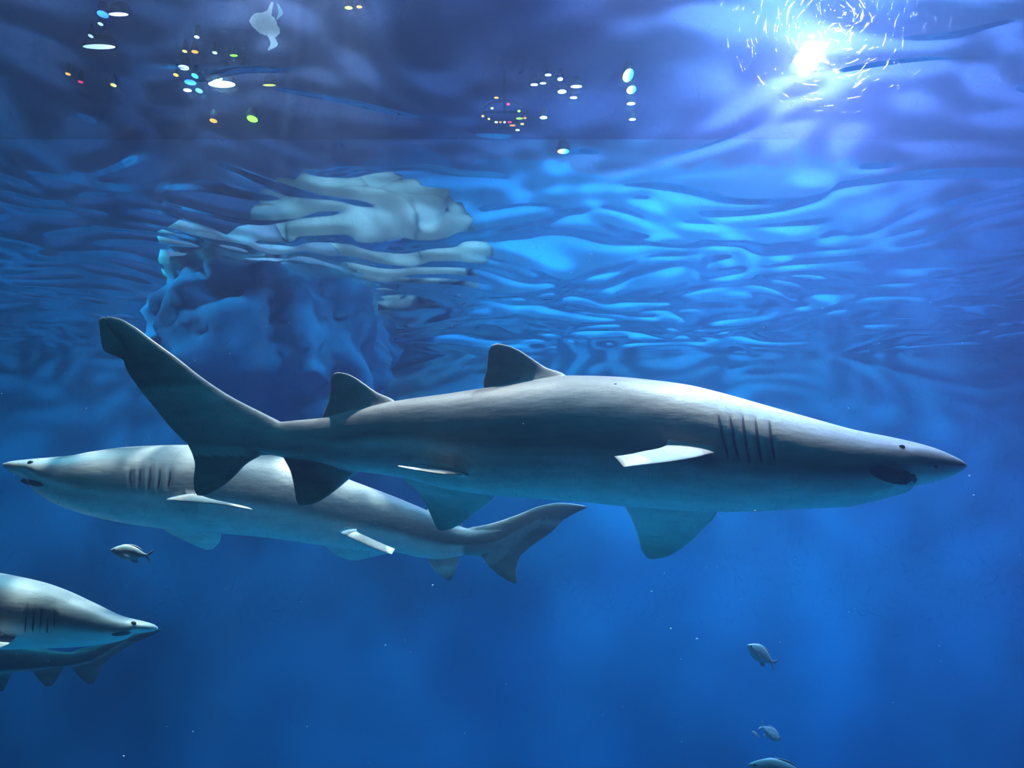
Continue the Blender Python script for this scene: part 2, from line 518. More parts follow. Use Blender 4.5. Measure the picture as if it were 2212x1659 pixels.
def make_body(name, shark, fins, parent, grooves=(), back_fn=None, mat_=None):
    v, f = shark.body_mesh(grooves)
    org = parent.location
    rel = lambda vs_: [Vector(tuple(q)) - org for q in vs_]
    body = obj(name, rel(v), f, mat_ or M_skin, parent)
    def fix(o):
        bm = bmesh.new(); bm.from_mesh(o.data)
        bmesh.ops.recalc_face_normals(bm, faces=bm.faces)
        bm.to_mesh(o.data); bm.free()
    fix(body)
    tools = []
    for k, (fv, ff) in enumerate(fins):
        fo = obj('fin_tool', rel(fv), ff, mat_ or M_skin)
        fo.parent = parent
        fix(fo)
        md = body.modifiers.new('join', 'BOOLEAN')
        md.operation = 'UNION'; md.solver = 'EXACT'; md.object = fo
        tools.append(fo)
    bpy.context.view_layer.update()
    dg = bpy.context.evaluated_depsgraph_get()
    nm = bpy.data.meshes.new_from_object(body.evaluated_get(dg))
    old = body.data
    body.modifiers.clear()
    body.data = nm
    nm.name = name
    bpy.data.meshes.remove(old)
    for t in tools:
        me = t.data
        bpy.data.objects.remove(t); bpy.data.meshes.remove(me)
    nm.polygons.foreach_set('use_smooth', [True] * len(nm.polygons))
    # colouring of the hide: grey back, pale belly, dusky fins
    at = nm.attributes.new('back', 'FLOAT', 'POINT')
    co = np.empty(len(nm.vertices) * 3); nm.vertices.foreach_get('co', co); co = co.reshape(-1, 3) + np.array(tuple(org))
    # back to profile coordinates
    dx, dy, dz = co[:, 0], co[:, 1], co[:, 2] - ZC
    c, s_ = math.cos(PITCH), math.sin(PITCH)
    depth = dy * c + dz * s_
    px = W / 2 + FPX * dx / depth
    py = H / 2 - FPX * (-dy * s_ + dz * c) / depth
    xt = [p[0] for p in shark.top]; yt = [p[1] for p in shark.top]
    xb = [p[0] for p in shark.bottom]; yb = [p[1] for p in shark.bottom]
    t = pchip(xt, yt, px); b = pchip(xb, yb, px)
    hgt = (b - py) / np.maximum(b - t, 8)                       # 0 belly line .. 1 back line
    s = shark.s_of(px)
    lat = np.abs(dy - np.array([shark.yc(q) for q in px]))
    wid = pchip([p[0] for p in shark.width], [p[1] for p in shark.width], s)
    val = back_fn(s, hgt, px, py, lat)
    val = np.where((dy < np.array([shark.yc(q) for q in px])) & (lat > wid * 1.06 + 0.004) & (s < 0.72), np.maximum(val, 1.0), val)
    at.data.foreach_set('value', val.astype(np.float32))
    return body

def strip(name, shark, pts, halfw, lift, material, parent, sign=-1):
    """thin lens-shaped patch lying on the flank along a traced line"""
    org = parent.location
    verts, faces = [], []
    n = 12
    xs = np.array(pts, float)
    s = np.concatenate([[0], np.cumsum(np.linalg.norm(np.diff(xs, axis=0), axis=1))])
    for i in range(n):
        q = s[-1] * i / (n - 1)
        x, y = np.interp(q, s, xs[:, 0]), np.interp(q, s, xs[:, 1])
        hw = halfw * (math.sin(math.pi * (i + 0.4) / (n - 0.2))) ** 0.5
        for k, (dx, l) in enumerate(((-hw, -0.002), (0, lift), (hw, -0.002))):
            verts.append(shark.side(x + dx, y, sign, l) - org)
    for i in range(n - 1):
        for k in range(2):
            a = i * 3 + k
            faces.append((a, a + 1, a + 4, a + 3))
    return obj(name, verts, faces, material, parent)

def ball(name, loc, r, material, parent, squash=(1, 1, 1)):
    bm = bmesh.new()
    bmesh.ops.create_icosphere(bm, subdivisions=3, radius=r)
    me = bpy.data.meshes.new(name)
    bm.to_mesh(me); bm.free()
    me.polygons.foreach_set('use_smooth', [True] * len(me.polygons))
    me.materials.append(material)
    o = bpy.data.objects.new(name, me); COL.objects.link(o)
    o.parent = parent
    o.location = loc
    o.scale = squash
    return o

def patch(name, shark, cx, cy, rx, ry, rot, lift, material, parent, sign=-1):
    """oval patch hugging the flank"""
    org = parent.location
    verts, faces = [], []
    nr, na = 6, 28
    c, s = math.cos(rot), math.sin(rot)
    verts.append(shark.side(cx, cy, sign, lift) - org)
    for i in range(1, nr + 1):
        q = i / nr
        for k in range(na):
            a = 2 * math.pi * k / na
            x, y = rx * q * math.cos(a), ry * q * math.sin(a)
            l = lift * (1 - q ** 4) - 0.0015 * q ** 4
            verts.append(shark.side(cx + x * c - y * s, cy + x * s + y * c, sign, l) - org)
    for k in range(na):
        faces.append((0, 1 + k, 1 + (k + 1) % na))
    for i in range(nr - 1):
        for k in range(na):
            a = 1 + i * na + k; b = 1 + i * na + (k + 1) % na
            faces.append((a, a + na, b + na, b))
    return obj(name, verts, faces, material, parent)

WID = [(0, 0.004), (0.02, 0.045), (0.06, 0.098), (0.12, 0.142), (0.2, 0.178), (0.3, 0.197), (0.42, 0.192), (0.55, 0.155),
       (0.68, 0.105), (0.78, 0.066), (0.86, 0.040), (0.93, 0.022), (1.0, 0.007)]

# ---- the near shark
def near_shark():
    Y = 2.75
    top = [(2089, 1004), (2080, 996), (2060, 985), (2020, 968), (1990, 959), (1930, 945), (1850, 929), (1750, 902), (1650, 874), (1550, 846),
           (1480, 830), (1420, 822), (1320, 813), (1230, 811), (1150, 821), (1045, 838), (960, 851), (880, 862), (800, 876), (760, 885),
           (700, 902), (640, 908), (605, 911), (570, 896), (500, 862), (440, 826)]
    bot = [(2089, 1008), (2080, 1016), (2060, 1026), (2020, 1041), (1990, 1047), (1976, 1050), (1964, 1061), (1930, 1072), (1880, 1085), (1830, 1095),
           (1760, 1098), (1700, 1101), (1620, 1105), (1550, 1106), (1450, 1101), (1350, 1094), (1250, 1084), (1150, 1077), (1060, 1070),
           (960, 1055), (870, 1032), (800, 1022), (740, 1014), (680, 998), (600, 985), (560, 975), (500, 930), (440, 862)]
    bend = lambda s: 0.10 * max(0, s - 0.45) ** 2 * 3.0 - 0.04 * max(0, 0.3 - s)
    sh = Shark(Y, top, bot, WID, bend=bend)
    root = empty('shark', P(1250, 960, Y))
    tag(root, 'large grey shark in front, swimming right, two dorsal fins and raised tail', 'shark', 'sharks in the tank')
    q = sh.pix
    up = (0, 1, 0)
    fins = []
    # first dorsal
    fins.append(fin_mesh([q(1235, 822), q(1215, 806), q(1180, 794), q(1150, 775), q(1120, 756), q(1092, 745), q(1073, 742)],
                         [q(1052, 858), q(1046, 838), q(1044, 826), q(1051, 800), q(1054, 775), q(1056, 757), q(1062, 746)], 0.038, up, flare=0.05))
    # second dorsal
    fins.append(fin_mesh([q(870, 880), q(845, 861), q(815, 848), q(790, 831), q(768, 816), q(748, 807), q(732, 804)],
                         [q(692, 925), q(697, 900), q(702, 885), q(711, 862), q(714, 838), q(715, 820), q(721, 807)], 0.030, up, flare=0.04))
    # caudal: long upper lobe
    fins.append(fin_mesh([q(640, 930), q(600, 908), q(560, 888), q(500, 857), q(440, 818), q(380, 771), q(330, 735), q(285, 702), q(255, 687), q(232, 683)],
                         [q(610, 980), q(540, 985), q(470, 985), q(420, 968), q(375, 930), q(335, 882), q(300, 838), q(272, 795), q(262, 760), q(246, 735), q(224, 700)], 0.060, up, nspan=44, nchord=20, taper=0.72))
    # tattered end of the upper lobe
    fins.append(fin_mesh([q(330, 800), q(280, 735), q(245, 695), q(222, 684)], [q(300, 815), q(262, 775), q(224, 756), q(213, 690)], 0.016, up, taper=0.5))
    # caudal: lower lobe
    fins.append(fin_mesh([q(610, 955), q(560, 986), q(535, 1000), q(505, 1030), q(475, 1055), q(450, 1069), q(434, 1071)],
                         [q(440, 930), q(405, 955), q(415, 980), q(421, 1005), q(418, 1035), q(420, 1060), q(426, 1070)], 0.034, up))
    # anal fin
    fins.append(fin_mesh([q(800, 1000), q(760, 1030), q(730, 1055), q(700, 1077), q(672, 1090), q(655, 1093)],
                         [q(600, 960), q(612, 988), q(628, 1020), q(636, 1055), q(640, 1080), q(646, 1091)], 0.032, up, flare=0.03))
    # far pectoral, under the body
    fins.append(fin_mesh([q(1560, 1060, .10), q(1550, 1106, .17), q(1520, 1142, .24), q(1475, 1183, .32), q(1435, 1204, .37), q(1408, 1208, .39)],
                         [q(1340, 1060, .10), q(1353, 1098, .17), q(1366, 1125, .24), q(1379, 1160, .32), q(1386, 1188, .37), q(1396, 1204, .39)], 0.034, (0.1, 0.9, 0.45), flare=0.03))
    # far pelvic
    fins.append(fin_mesh([q(1085, 1040, .05), q(1066, 1078, .09), q(1030, 1106, .13), q(990, 1135, .17), q(965, 1145, .19), q(952, 1146, .19)],
                         [q(860, 1000, .05), q(872, 1034, .09), q(903, 1062, .13), q(924, 1098, .16), q(937, 1128, .18), q(945, 1143, .19)], 0.024, (0.1, 0.9, 0.45), flare=0.02))
    # near pectoral, reaching out towards the pane
    fins.append(fin_mesh([q(1572, 985, -.13), q(1548, 979, -.20), q(1500, 988, -.28), q(1440, 998, -.38), q(1390, 1004, -.46), q(1348, 1009, -.52)],
                         [q(1440, 962, -.13), q(1440, 962, -.20), q(1425, 968, -.28), q(1390, 975, -.36), q(1350, 983, -.42), q(1327, 986, -.45)], 0.026, (0.05, 0.55, 0.85), flare=0.01, taper=0.6))
    # near pelvic
    fins.append(fin_mesh([q(1015, 1030, -.07), q(1000, 1026, -.12), q(960, 1024, -.18), q(905, 1016, -.24), q(862, 1008, -.28)],
                         [q(920, 1010, -.07), q(940, 1016, -.12), q(925, 1015, -.17), q(890, 1010, -.21), q(858, 1006, -.25)], 0.016, (0.05, 0.5, 0.87), taper=0.6))
    gx = [(1552, 896, 1575, 995), (1577, 897, 1597, 1000), (1604, 897, 1620, 1003), (1632, 902, 1646, 1004), (1662, 908, 1675, 1002)]
    grooves = [(a, b, c, d, 7, 0.008) for a, b, c, d in gx]
    def back(s, hgt, px, py, lat):
        line = 0.38 + 0.10 * smoothstep(0.25, 0.0, s) + 0.10 * smoothstep(0.55, 0.75, s)
        v = smoothstep(line - 0.07, line + 0.09, hgt)
        below = smoothstep(-0.1, -0.6, hgt)
        v = np.where(hgt < -0.05, np.maximum(v, 0.95 * below), v)
        v = v + smoothstep(0.78, 0.90, s) * (np.where(py > 985, 0.9, 0.5 + 0.4 * smoothstep(0.55, 1.0, hgt)) - v)
        return v
    b = make_body('body', sh, fins, root, grooves, back)
    for k, (x0, y0, x1, y1) in enumerate(gx):
        strip('gill_slit', sh, [(x0, y0), ((x0 + x1) / 2 - 2, (y0 + y1) / 2), (x1, y1)], 3.0, -0.0045, M_slit, root)
    mo = patch('mouth', sh, 1930, 1026, 62, 21, math.radians(13), 0.0022, M_mouth, root)
    mo['label'] = 'dark downturned mouth under the snout'
    ball('eye', sh.side(1948, 966, -1, -0.003) - root.location, 0.0085, M_eye, root, (1.2, 0.7, 0.9))
    patch('nostril', sh, 2022, 1008, 7, 4, 0.5, 0.0015, M_slit, root)
    return sh, root
near_shark()

# ---- the second shark, behind, heading left
def second_shark():
    Y = 4.1
    top = [(4, 1002), (20, 997), (60, 992), (150, 984), (200, 975), (280, 965), (395, 961), (480, 965), (560, 978), (620, 990), (700, 1014),
           (760, 1038), (830, 1064), (880, 1084), (940, 1110), (1000, 1139), (1020, 1143), (1060, 1140), (1110, 1130), (1160, 1112)]
    bot = [(4, 1006), (20, 1018), (45, 1030), (56, 1036), (62, 1046), (80, 1064), (110, 1084), (160, 1104), (250, 1127), (350, 1142), (420, 1150), (480, 1153),
           (560, 1160), (640, 1170), (720, 1182), (790, 1190), (850, 1192), (900, 1203), (950, 1208), (1000, 1200), (1030, 1198), (1065, 1192), (1110, 1165), (1160, 1128)]
    bend = lambda s: 0.12 * s + 0.35 * max(0, s - 0.5) ** 2
    wid = [(s, w * 1.02) for s, w in WID]
    sh = Shark(Y, top, bot, wid, bend=bend, nst=200, nring=60)
    root = empty('shark', P(560, 1080, Y))
    tag(root, 'pale dappled shark swimming left, partly hidden behind the large front shark', 'shark', 'sharks in the tank')
    q = sh.pix
    up = (0, 1, 0)
    fins = []
    fins.append(fin_mesh([q(520, 985), q(540, 972), q(575, 950), q(610, 935), q(640, 930)], [q(690, 1025), q(682, 1005), q(668, 985), q(658, 960), q(650, 934)], 0.034, up, flare=0.04))
    fins.append(fin_mesh([q(905, 1108), q(925, 1100), q(945, 1088), q(965, 1082), q(978, 1081)], [q(1000, 1150), q(998, 1135), q(990, 1120), q(985, 1100), q(983, 1085)], 0.026, up, flare=0.03))
    fins.append(fin_mesh([q(985, 1150), q(1015, 1140), q(1060, 1131), q(1120, 1111), q(1170, 1092), q(1210, 1086), q(1245, 1089), q(1268, 1094)],
                         [q(1020, 1200), q(1070, 1205), q(1110, 1205), q(1150, 1178), q(1190, 1150), q(1222, 1120), q(1248, 1106), q(1267, 1097)], 0.055, up, nspan=36, taper=0.7))
    fins.append(fin_mesh([q(1010, 1180), q(1040, 1202), q(1060, 1228), q(1085, 1248), q(1112, 1261)], [q(1140, 1160), q(1130, 1190), q(1118, 1215), q(1115, 1240), q(1117, 1258)], 0.03, up))
    fins.append(fin_mesh([q(900, 1180), q(922, 1210), q(942, 1236), q(965, 1254)], [q(1000, 1180), q(992, 1208), q(984, 1230), q(975, 1253)], 0.028, up, flare=0.02))
    # far pectoral and pelvic under the body
    fins.append(fin_mesh([q(330, 1110, .1), q(352, 1143, .17), q(395, 1166, .25), q(425, 1180, .32), q(445, 1188, .35)], [q(500, 1120, .1), q(478, 1153, .17), q(474, 1170, .25), q(466, 1180, .32), q(458, 1187, .35)], 0.03, (-.1, .9, .4), flare=0.02))
    fins.append(fin_mesh([q(680, 1150, .06), q(705, 1181, .1), q(728, 1200, .14), q(755, 1210, .18)], [q(870, 1160, .06), q(850, 1190, .1), q(815, 1201, .14), q(775, 1210, .18)], 0.022, (-.1, .9, .4), flare=0.02))
    # near pectoral and pelvic
    fins.append(fin_mesh([q(345, 1078, -.13), q(360, 1079, -.2), q(420, 1083, -.3), q(480, 1089, -.4), q(545, 1101, -.5)], [q(440, 1064, -.13), q(430, 1066, -.2), q(450, 1076, -.3), q(495, 1087, -.38), q(542, 1098, -.46)], 0.028, (-.05, .5, .85), taper=0.6))
    fins.append(fin_mesh([q(715, 1140, -.08), q(735, 1150, -.12), q(775, 1168, -.18), q(815, 1186, -.24), q(846, 1197, -.28)], [q(775, 1135, -.08), q(770, 1145, -.12), q(795, 1160, -.17), q(830, 1176, -.22), q(853, 1186, -.26)], 0.026, (-.05, .5, .85), taper=0.5))
    gx = [(282, 1012, 284, 1050), (303, 1010, 302, 1056), (325, 1008, 321, 1060), (346, 1010, 341, 1058), (368, 1014, 362, 1056)]
    def back(s, hgt, px, py, lat):
        line = 0.40 + 0.15 * smoothstep(0.2, 0.0, s) - 0.05 * smoothstep(0.3, 0.6, s)
        v = smoothstep(line - 0.08, line + 0.08, hgt)
        below = smoothstep(-0.15, -0.6, hgt)
        v = np.where(hgt < -0.05, np.maximum(v, 0.9 * below), v)
        return np.where(s > 0.86, np.maximum(0.7, v), v)
    make_body('body', sh, fins, root, [(a, b, c, d, 6, 0.009) for a, b, c, d in gx], back)
    for x0, y0, x1, y1 in gx:
        strip('gill_slit', sh, [(x0, y0), (x0 - 1, (y0 + y1) / 2), (x1, y1)], 2.2, -0.005, M_slit, root)
    patch('mouth', sh, 70, 1043, 26, 7, math.radians(12), 0.003, M_mouth, root)
    ball('eye', sh.side(66, 1000, -1, -0.004) - root.location, 0.012, M_eye, root, (1.2, 0.7, 0.9))
    return sh, root
second_shark()

# ---- the third shark, lower corner, head only in view
def third_shark():
    Y = 4.7
    top = [(342, 1356), (335, 1350), (315, 1343), (270, 1332), (200, 1300), (150, 1277), (100, 1259), (50, 1247), (0, 1238), (-150, 1228), (-300, 1240),
           (-450, 1258), (-600, 1275), (-700, 1283), (-780, 1262), (-860, 1220)]
    bot = [(342, 1359), (330, 1364), (300, 1368), (285, 1371), (277, 1378), (250, 1387), (200, 1395), (150, 1399), (60, 1402), (0, 1403), (-150, 1400), (-300, 1385), (-450, 1370),
           (-600, 1345), (-700, 1330), (-780, 1300), (-860, 1232)]
    wid = [(s, w * 1.0) for s, w in WID]
    sh = Shark(Y, top, bot, wid, nst=180, nring=56, bend=lambda s: 0.1 * s)
    root = empty('shark', P(0, 1320, Y))
    tag(root, 'blotchy grey shark head pointing right, entering at the lower left edge', 'shark', 'sharks in the tank')
    q = sh.pix
    up = (0, 1, 0)
    fins = []
    fins.append(fin_mesh([q(-170, 1240), q(-200, 1210), q(-250, 1185), q(-275, 1180)], [q(-300, 1255), q(-293, 1230), q(-288, 1200), q(-282, 1184)], 0.035, up, flare=0.04))
    fins.append(fin_mesh([q(-470, 1270), q(-490, 1248), q(-530, 1225), q(-550, 1222)], [q(-590, 1290), q(-575, 1265), q(-562, 1240), q(-556, 1225)], 0.03, up, flare=0.03))
    fins.append(fin_mesh([q(-690, 1300), q(-720, 1275), q(-800, 1240), q(-900, 1180), q(-960, 1140)], [q(-700, 1330), q(-760, 1330), q(-830, 1300), q(-910, 1220), q(-965, 1145)], 0.05, up))
    fins.append(fin_mesh([q(-680, 1320), q(-720, 1350), q(-780, 1385)], [q(-800, 1290), q(-795, 1340), q(-790, 1382)], 0.03, up))
    fins.append(fin_mesh([q(40, 1370, -.13), q(20, 1390, -.2), q(-40, 1410, -.35), q(-110, 1425, -.48)], [q(-60, 1370, -.13), q(-70, 1385, -.2), q(-95, 1400, -.33), q(-125, 1415, -.42)], 0.03, (.05, .6, .8)))
    gx = [(58, 1308, 54, 1366), (74, 1312, 70, 1370), (90, 1316, 86, 1368), (104, 1320, 102, 1368), (118, 1322, 116, 1362)]
    def back(s, hgt, px, py, lat):
        v = smoothstep(0.24, 0.42, hgt)
        return np.where(hgt < -0.05, 0.8, v)
    make_body('body', sh, fins, root, [(a, b, c, d, 5, 0.009) for a, b, c, d in gx], back)
    for x0, y0, x1, y1 in gx:
        strip('gill_slit', sh, [(x0, y0), ((x0 + x1) / 2, (y0 + y1) / 2), (x1, y1)], 1.8, -0.005, M_slit, root)
    patch('mouth', sh, 262, 1369, 24, 5, math.radians(-6), 0.003, M_mouth, root)
    ball('eye', sh.side(288, 1347, -1, -0.004) - root.location, 0.013, M_eye, root, (1.2, 0.7, 0.9))
    return sh, root
third_shark()

# ---- the fourth shark, further off, only its tail end in view
def fourth_shark():
    Y = 6.2
    top = [(-640, 1410), (-600, 1395), (-480, 1370), (-330, 1345), (-200, 1350), (-80, 1368), (20, 1388), (100, 1402), (150, 1408), (180, 1404), (230, 1390), (270, 1378)]
    bot = [(-640, 1414), (-600, 1430), (-480, 1460), (-330, 1475), (-200, 1474), (-80, 1464), (20, 1454), (100, 1446), (150, 1440), (180, 1434), (230, 1410), (270, 1386)]
    wid = [(s, w * 0.9) for s, w in WID]
    sh = Shark(Y, top, bot, wid, nst=140, nring=48, bend=lambda s: 0.0)
    root = empty('shark', P(-150, 1420, Y))
    tag(root, 'dark distant shark tail low at the left edge, beneath the blotchy shark head', 'shark', 'sharks in the tank')
    q = sh.pix
    up = (0, 1, 0)
    fins = []
    fins.append(fin_mesh([q(130, 1420), q(165, 1404), q(220, 1392), q(280, 1374), q(325, 1362), q(348, 1358)], [q(160, 1440), q(200, 1446), q(245, 1416), q(288, 1390), q(325, 1374), q(348, 1362)], 0.05, up))
    fins.append(fin_mesh([q(130, 1425), q(155, 1442), q(172, 1462), q(190, 1477)], [q(240, 1400), q(218, 1435), q(212, 1458), q(204, 1476)], 0.035, up))
    fins.append(fin_mesh([q(55, 1435), q(72, 1452), q(85, 1470), q(98, 1483)], [q(145, 1425), q(135, 1446), q(124, 1465), q(113, 1482)], 0.03, up))
    fins.append(fin_mesh([q(-80, 1440, .05), q(-50, 1462, .1), q(-20, 1485, .16), q(0, 1494, .2)], [q(40, 1440, .05), q(24, 1458, .1), q(16, 1475, .16), q(8, 1492, .2)], 0.028, (.1, .9, .4)))
    fins.append(fin_mesh([q(-330, 1440, .05), q(-310, 1476, .1), q(-270, 1510, .2), q(-240, 1530, .26)], [q(-220, 1440, .05), q(-215, 1474, .1), q(-225, 1505, .2), q(-232, 1528, .26)], 0.03, (.1, .9, .4)))
    fins.append(fin_mesh([q(-190, 1365), q(-170, 1345), q(-140, 1325), q(-125, 1322)], [q(-100, 1378), q(-105, 1360), q(-112, 1340), q(-118, 1325)], 0.03, up))
    def back(s, hgt, px, py, lat):
        return np.clip(smoothstep(0.02, 0.15, hgt) + 0.8 * smoothstep(0.05, -0.2, hgt), 0, 1)
    make_body('body', sh, fins, root, (), back, M_unlitskin)
    return sh, root
fourth_shark()

# ------------------------------------------------------------------ small fish
M_fish = skin_material('fish_scales', (0.20, 0.23, 0.24), (0.36, 0.40, 0.42), 0.4)
def fish(label, Y, cx, cy, length_px, height_px, heading, tilt, turn=0.0):
    """small deep-bodied fish; heading -1 looks left, +1 right; tilt in degrees nose-down; turn towards the viewer"""
    L = length_px * Y / FPX
    Hh = height_px * Y / FPX
    root = empty('small_fish', P(cx, cy, Y))
    root.rotation_euler = (0, math.radians(tilt), math.radians(turn) + (0 if heading > 0 else math.pi))
    tag(root, label, 'fish', 'small fish in open water')
    prof = [(0, 0.02, 0.01), (0.06, 0.28, 0.13), (0.18, 0.66, 0.28), (0.36, 0.98, 0.36), (0.55, 0.86, 0.30), (0.72, 0.50, 0.18), (0.82, 0.26, 0.09), (0.88, 0.20, 0.05)]
    n, r = 26, 20
    verts, faces = [], []
    ss = np.linspace(0, 0.88, n)
    hh = pchip([p[0] for p in prof], [p[1] for p in prof], ss)
    ww = pchip([p[0] for p in prof], [p[2] for p in prof], ss)
    for i in range(n):
        for j in range(r):
            a = 2 * math.pi * j / r
            verts.append((L * (0.5 - ss[i]), ww[i] * Hh * 0.5 * math.sin(a), hh[i] * Hh * 0.5 * math.cos(a) * (1.0 if math.cos(a) > 0 else 0.9)))
    for i in range(n - 1):
        for j in range(r):
            a, b = i * r + j, i * r + (j + 1) % r
            faces.append((a, b, b + r, a + r))
    faces.append(tuple(range(r - 1, -1, -1))); faces.append(tuple((n - 1) * r + j for j in range(r)))
    # fins as blades joined to the body
    def add(lead, trail, t):
        v2, f2 = fin_mesh(lead, trail, t, (0, 1, 0), 8, 8)
        k = len(verts)
        verts.extend(tuple(q) for q in v2); faces.extend(tuple(i + k for i in g) for g in f2)
    V = lambda x, z: Vector((L * x, 0, Hh * z))
    add([V(-.30, .02), V(-.40, .16), V(-.50, .42)], [V(-.34, .0), V(-.43, .04), V(-.49, .22)], Hh * .06)
    add([V(-.30, -.02), V(-.40, -.16), V(-.50, -.42)], [V(-.34, .0), V(-.43, -.04), V(-.49, -.22)], Hh * .06)
    add([V(.18, .40), V(.08, .53), V(-.08, .50), V(-.2, .38)], [V(-.05, .35), V(-.08, .40), V(-.14, .38), V(-.24, .30)], Hh * .06)
    add([V(-.02, -.40), V(-.08, -.52), V(-.16, -.54)], [V(-.18, -.28), V(-.2, -.36), V(-.22, -.46)], Hh * .06)
    b = obj('body', verts, faces, M_fish, root)
    at = b.data.attributes.new('back', 'FLOAT', 'POINT')
    at.data.foreach_set('value', np.clip(np.array([v[2] for v in verts]) / Hh * 3 + 0.4, 0, 1).astype(np.float32))
    for sgn in (-1, 1):
        ball('eye', (L * .40, sgn * Hh * .095, Hh * .07), Hh * .055, M_eye, root, (1, .5, 1))
        v2, f2 = fin_mesh([Vector((L * .18, sgn * Hh * .14, -Hh * .05)), Vector((L * .10, sgn * Hh * .24, -Hh * .16)), Vector((L * .02, sgn * Hh * .28, -Hh * .22))],
                          [Vector((L * .15, sgn * Hh * .14, -Hh * .14)), Vector((L * .08, sgn * Hh * .22, -Hh * .24)), Vector((L * .01, sgn * Hh * .27, -Hh * .25))], Hh * .04, (0, 1, .3), 6, 6)
        obj('pectoral_fin', v2, f2, M_fish, root)
        b2 = root.children[-1]
        at2 = b2.data.attributes.new('back', 'FLOAT', 'POINT')
        at2.data.foreach_set('value', np.full(len(b2.data.vertices), 0.3, np.float32))
    return root

fish('small silver fish facing left, under the belly of the dappled shark', 4.4, 283, 1195, 90, 34, -1, -9)
fish('small grey fish angled nose-up, alone in the open blue at lower right', 5.0, 1645, 1415, 78, 36, -1, -33, 15)
fish('faint small fish low in the blue, just above the bottom-edge fish', 5.8, 1664, 1583, 62, 26, 1, 35, 25)
fish('tiny faint fish beside the low faint fish, smallest of all', 6.2, 1632, 1586, 22, 8, -1, -35, 20)
fish('fish cut off by the bottom edge of the picture, grey back showing', 4.6, 1688, 1666, 140, 46, -1, -10)

# ------------------------------------------------------------------ rock standing out of the water
def rock():
    m = plain('rock_grey', (0.42, 0.40, 0.40), 0.85, noise_scale=2.2, noise_amt=0.35, bump=0.5)
    # below the waterline the rock takes the wall's blue, haze put into its colour
    nt = m.node_tree
    bsdf = [n for n in nt.nodes if n.type == 'BSDF_PRINCIPLED'][0]
    ramp = [n for n in nt.nodes if n.type == 'VALTORGB'][0]
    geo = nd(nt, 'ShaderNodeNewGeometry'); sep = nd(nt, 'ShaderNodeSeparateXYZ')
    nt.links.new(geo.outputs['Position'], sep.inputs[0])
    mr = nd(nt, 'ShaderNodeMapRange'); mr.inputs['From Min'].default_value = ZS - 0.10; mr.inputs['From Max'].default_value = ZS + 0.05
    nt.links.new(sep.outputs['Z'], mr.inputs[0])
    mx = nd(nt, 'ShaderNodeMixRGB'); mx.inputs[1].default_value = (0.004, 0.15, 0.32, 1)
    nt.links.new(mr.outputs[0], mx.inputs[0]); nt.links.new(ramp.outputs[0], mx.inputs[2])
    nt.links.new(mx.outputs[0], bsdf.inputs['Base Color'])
    def mass(name, c, rad, seed, label):
        bm = bmesh.new()
        bmesh.ops.create_icosphere(bm, subdivisions=5, radius=1)
        for v in bm.verts:
            d = v.co.normalized()
            f = 0.92 + 0.22 * noise.noise(d * 1.9 + Vector((seed, 0, 0))) + 0.16 * noise.noise(d * 4.2 + Vector((0, seed, 0))) + 0.07 * noise.noise(d * 11 + Vector((0, 0, seed)))
            e = Vector((math.copysign(abs(d.x) ** .9, d.x), math.copysign(abs(d.y) ** .9, d.y), math.copysign(abs(d.z) ** .85, d.z)))
            v.co = Vector((e.x * rad[0], e.y * rad[1], e.z * rad[2])) * f
        me = bpy.data.meshes.new(name); bm.to_mesh(me); bm.free()
        me.polygons.foreach_set('use_smooth', [True] * len(me.polygons))
        me.materials.append(m)
        o = bpy.data.objects.new(name, me); COL.objects.link(o)
        o.location = c
        if label: tag(o, label, 'rock')
        return o
    a = mass('rock_outcrop', (-2.25, 8.1, ZS - 0.42), (1.12, 1.7, 0.92), 3.1, 'dark rock at the water surface behind the shark tails, pale grey ledge on top')
    l = mass('ledge', (-1.75, 9.72, ZS + 1.05), (1.45, 0.55, 0.95), 8.4, None)
    l.parent = a
    l.location = l.location - a.location
    l['label'] = 'pale grey ledge above the water'
rock()

# ------------------------------------------------------------------ lamps of the hall over the water
M_hous = plain('lamp_housing', (0.03, 0.03, 0.035), 0.5)
def lens(name, c, rx, ry, material, parent, normal_down=True):
    """shallow dished lens, c relative to the parent"""
    verts = [Vector(c) + Vector((0, 0, -0.08 * min(rx, ry)))]
    faces = []
    na = 20
    for q in (0.5, 1.0):
        for k in range(na):
            a = 2 * math.pi * k / na
            verts.append(Vector(c) + Vector((rx * q * math.cos(a), ry * q * math.sin(a), -0.08 * min(rx, ry) * (1 - q * q))))
    for k in range(na):
        faces.append((0, 1 + (k + 1) % na, 1 + k))
        faces.append((1 + k, 1 + (k + 1) % na, 1 + na + (k + 1) % na, 1 + na + k))
    return obj(name, verts, faces, material, parent)

def housing(name, rx, ry, h, parent):
    verts, faces = [], []
    na = 20
    prof = [(1.04, 0.0), (1.12, 0.0), (1.12, 0.25 * h), (0.8, 0.8 * h), (0.3, h)]
    for q, z in prof:
        for k in range(na):
            a = 2 * math.pi * k / na
            verts.append((rx * q * math.cos(a), ry * q * math.sin(a), z))
    for i in range(len(prof) - 1):
        for k in range(na):
            a, b = i * na + k, i * na + (k + 1) % na
            faces.append((a, b, b + na, a + na))
    faces.append(tuple((len(prof) - 1) * na + k for k in range(na)))
    return obj(name, verts, faces, M_hous, parent)

_glow = {}
def glow_mat(col, st):
    k = (col, st)
    if k not in _glow:
        _glow[k] = glow('lamp_light_%d' % len(_glow), col, st)
    return _glow[k]

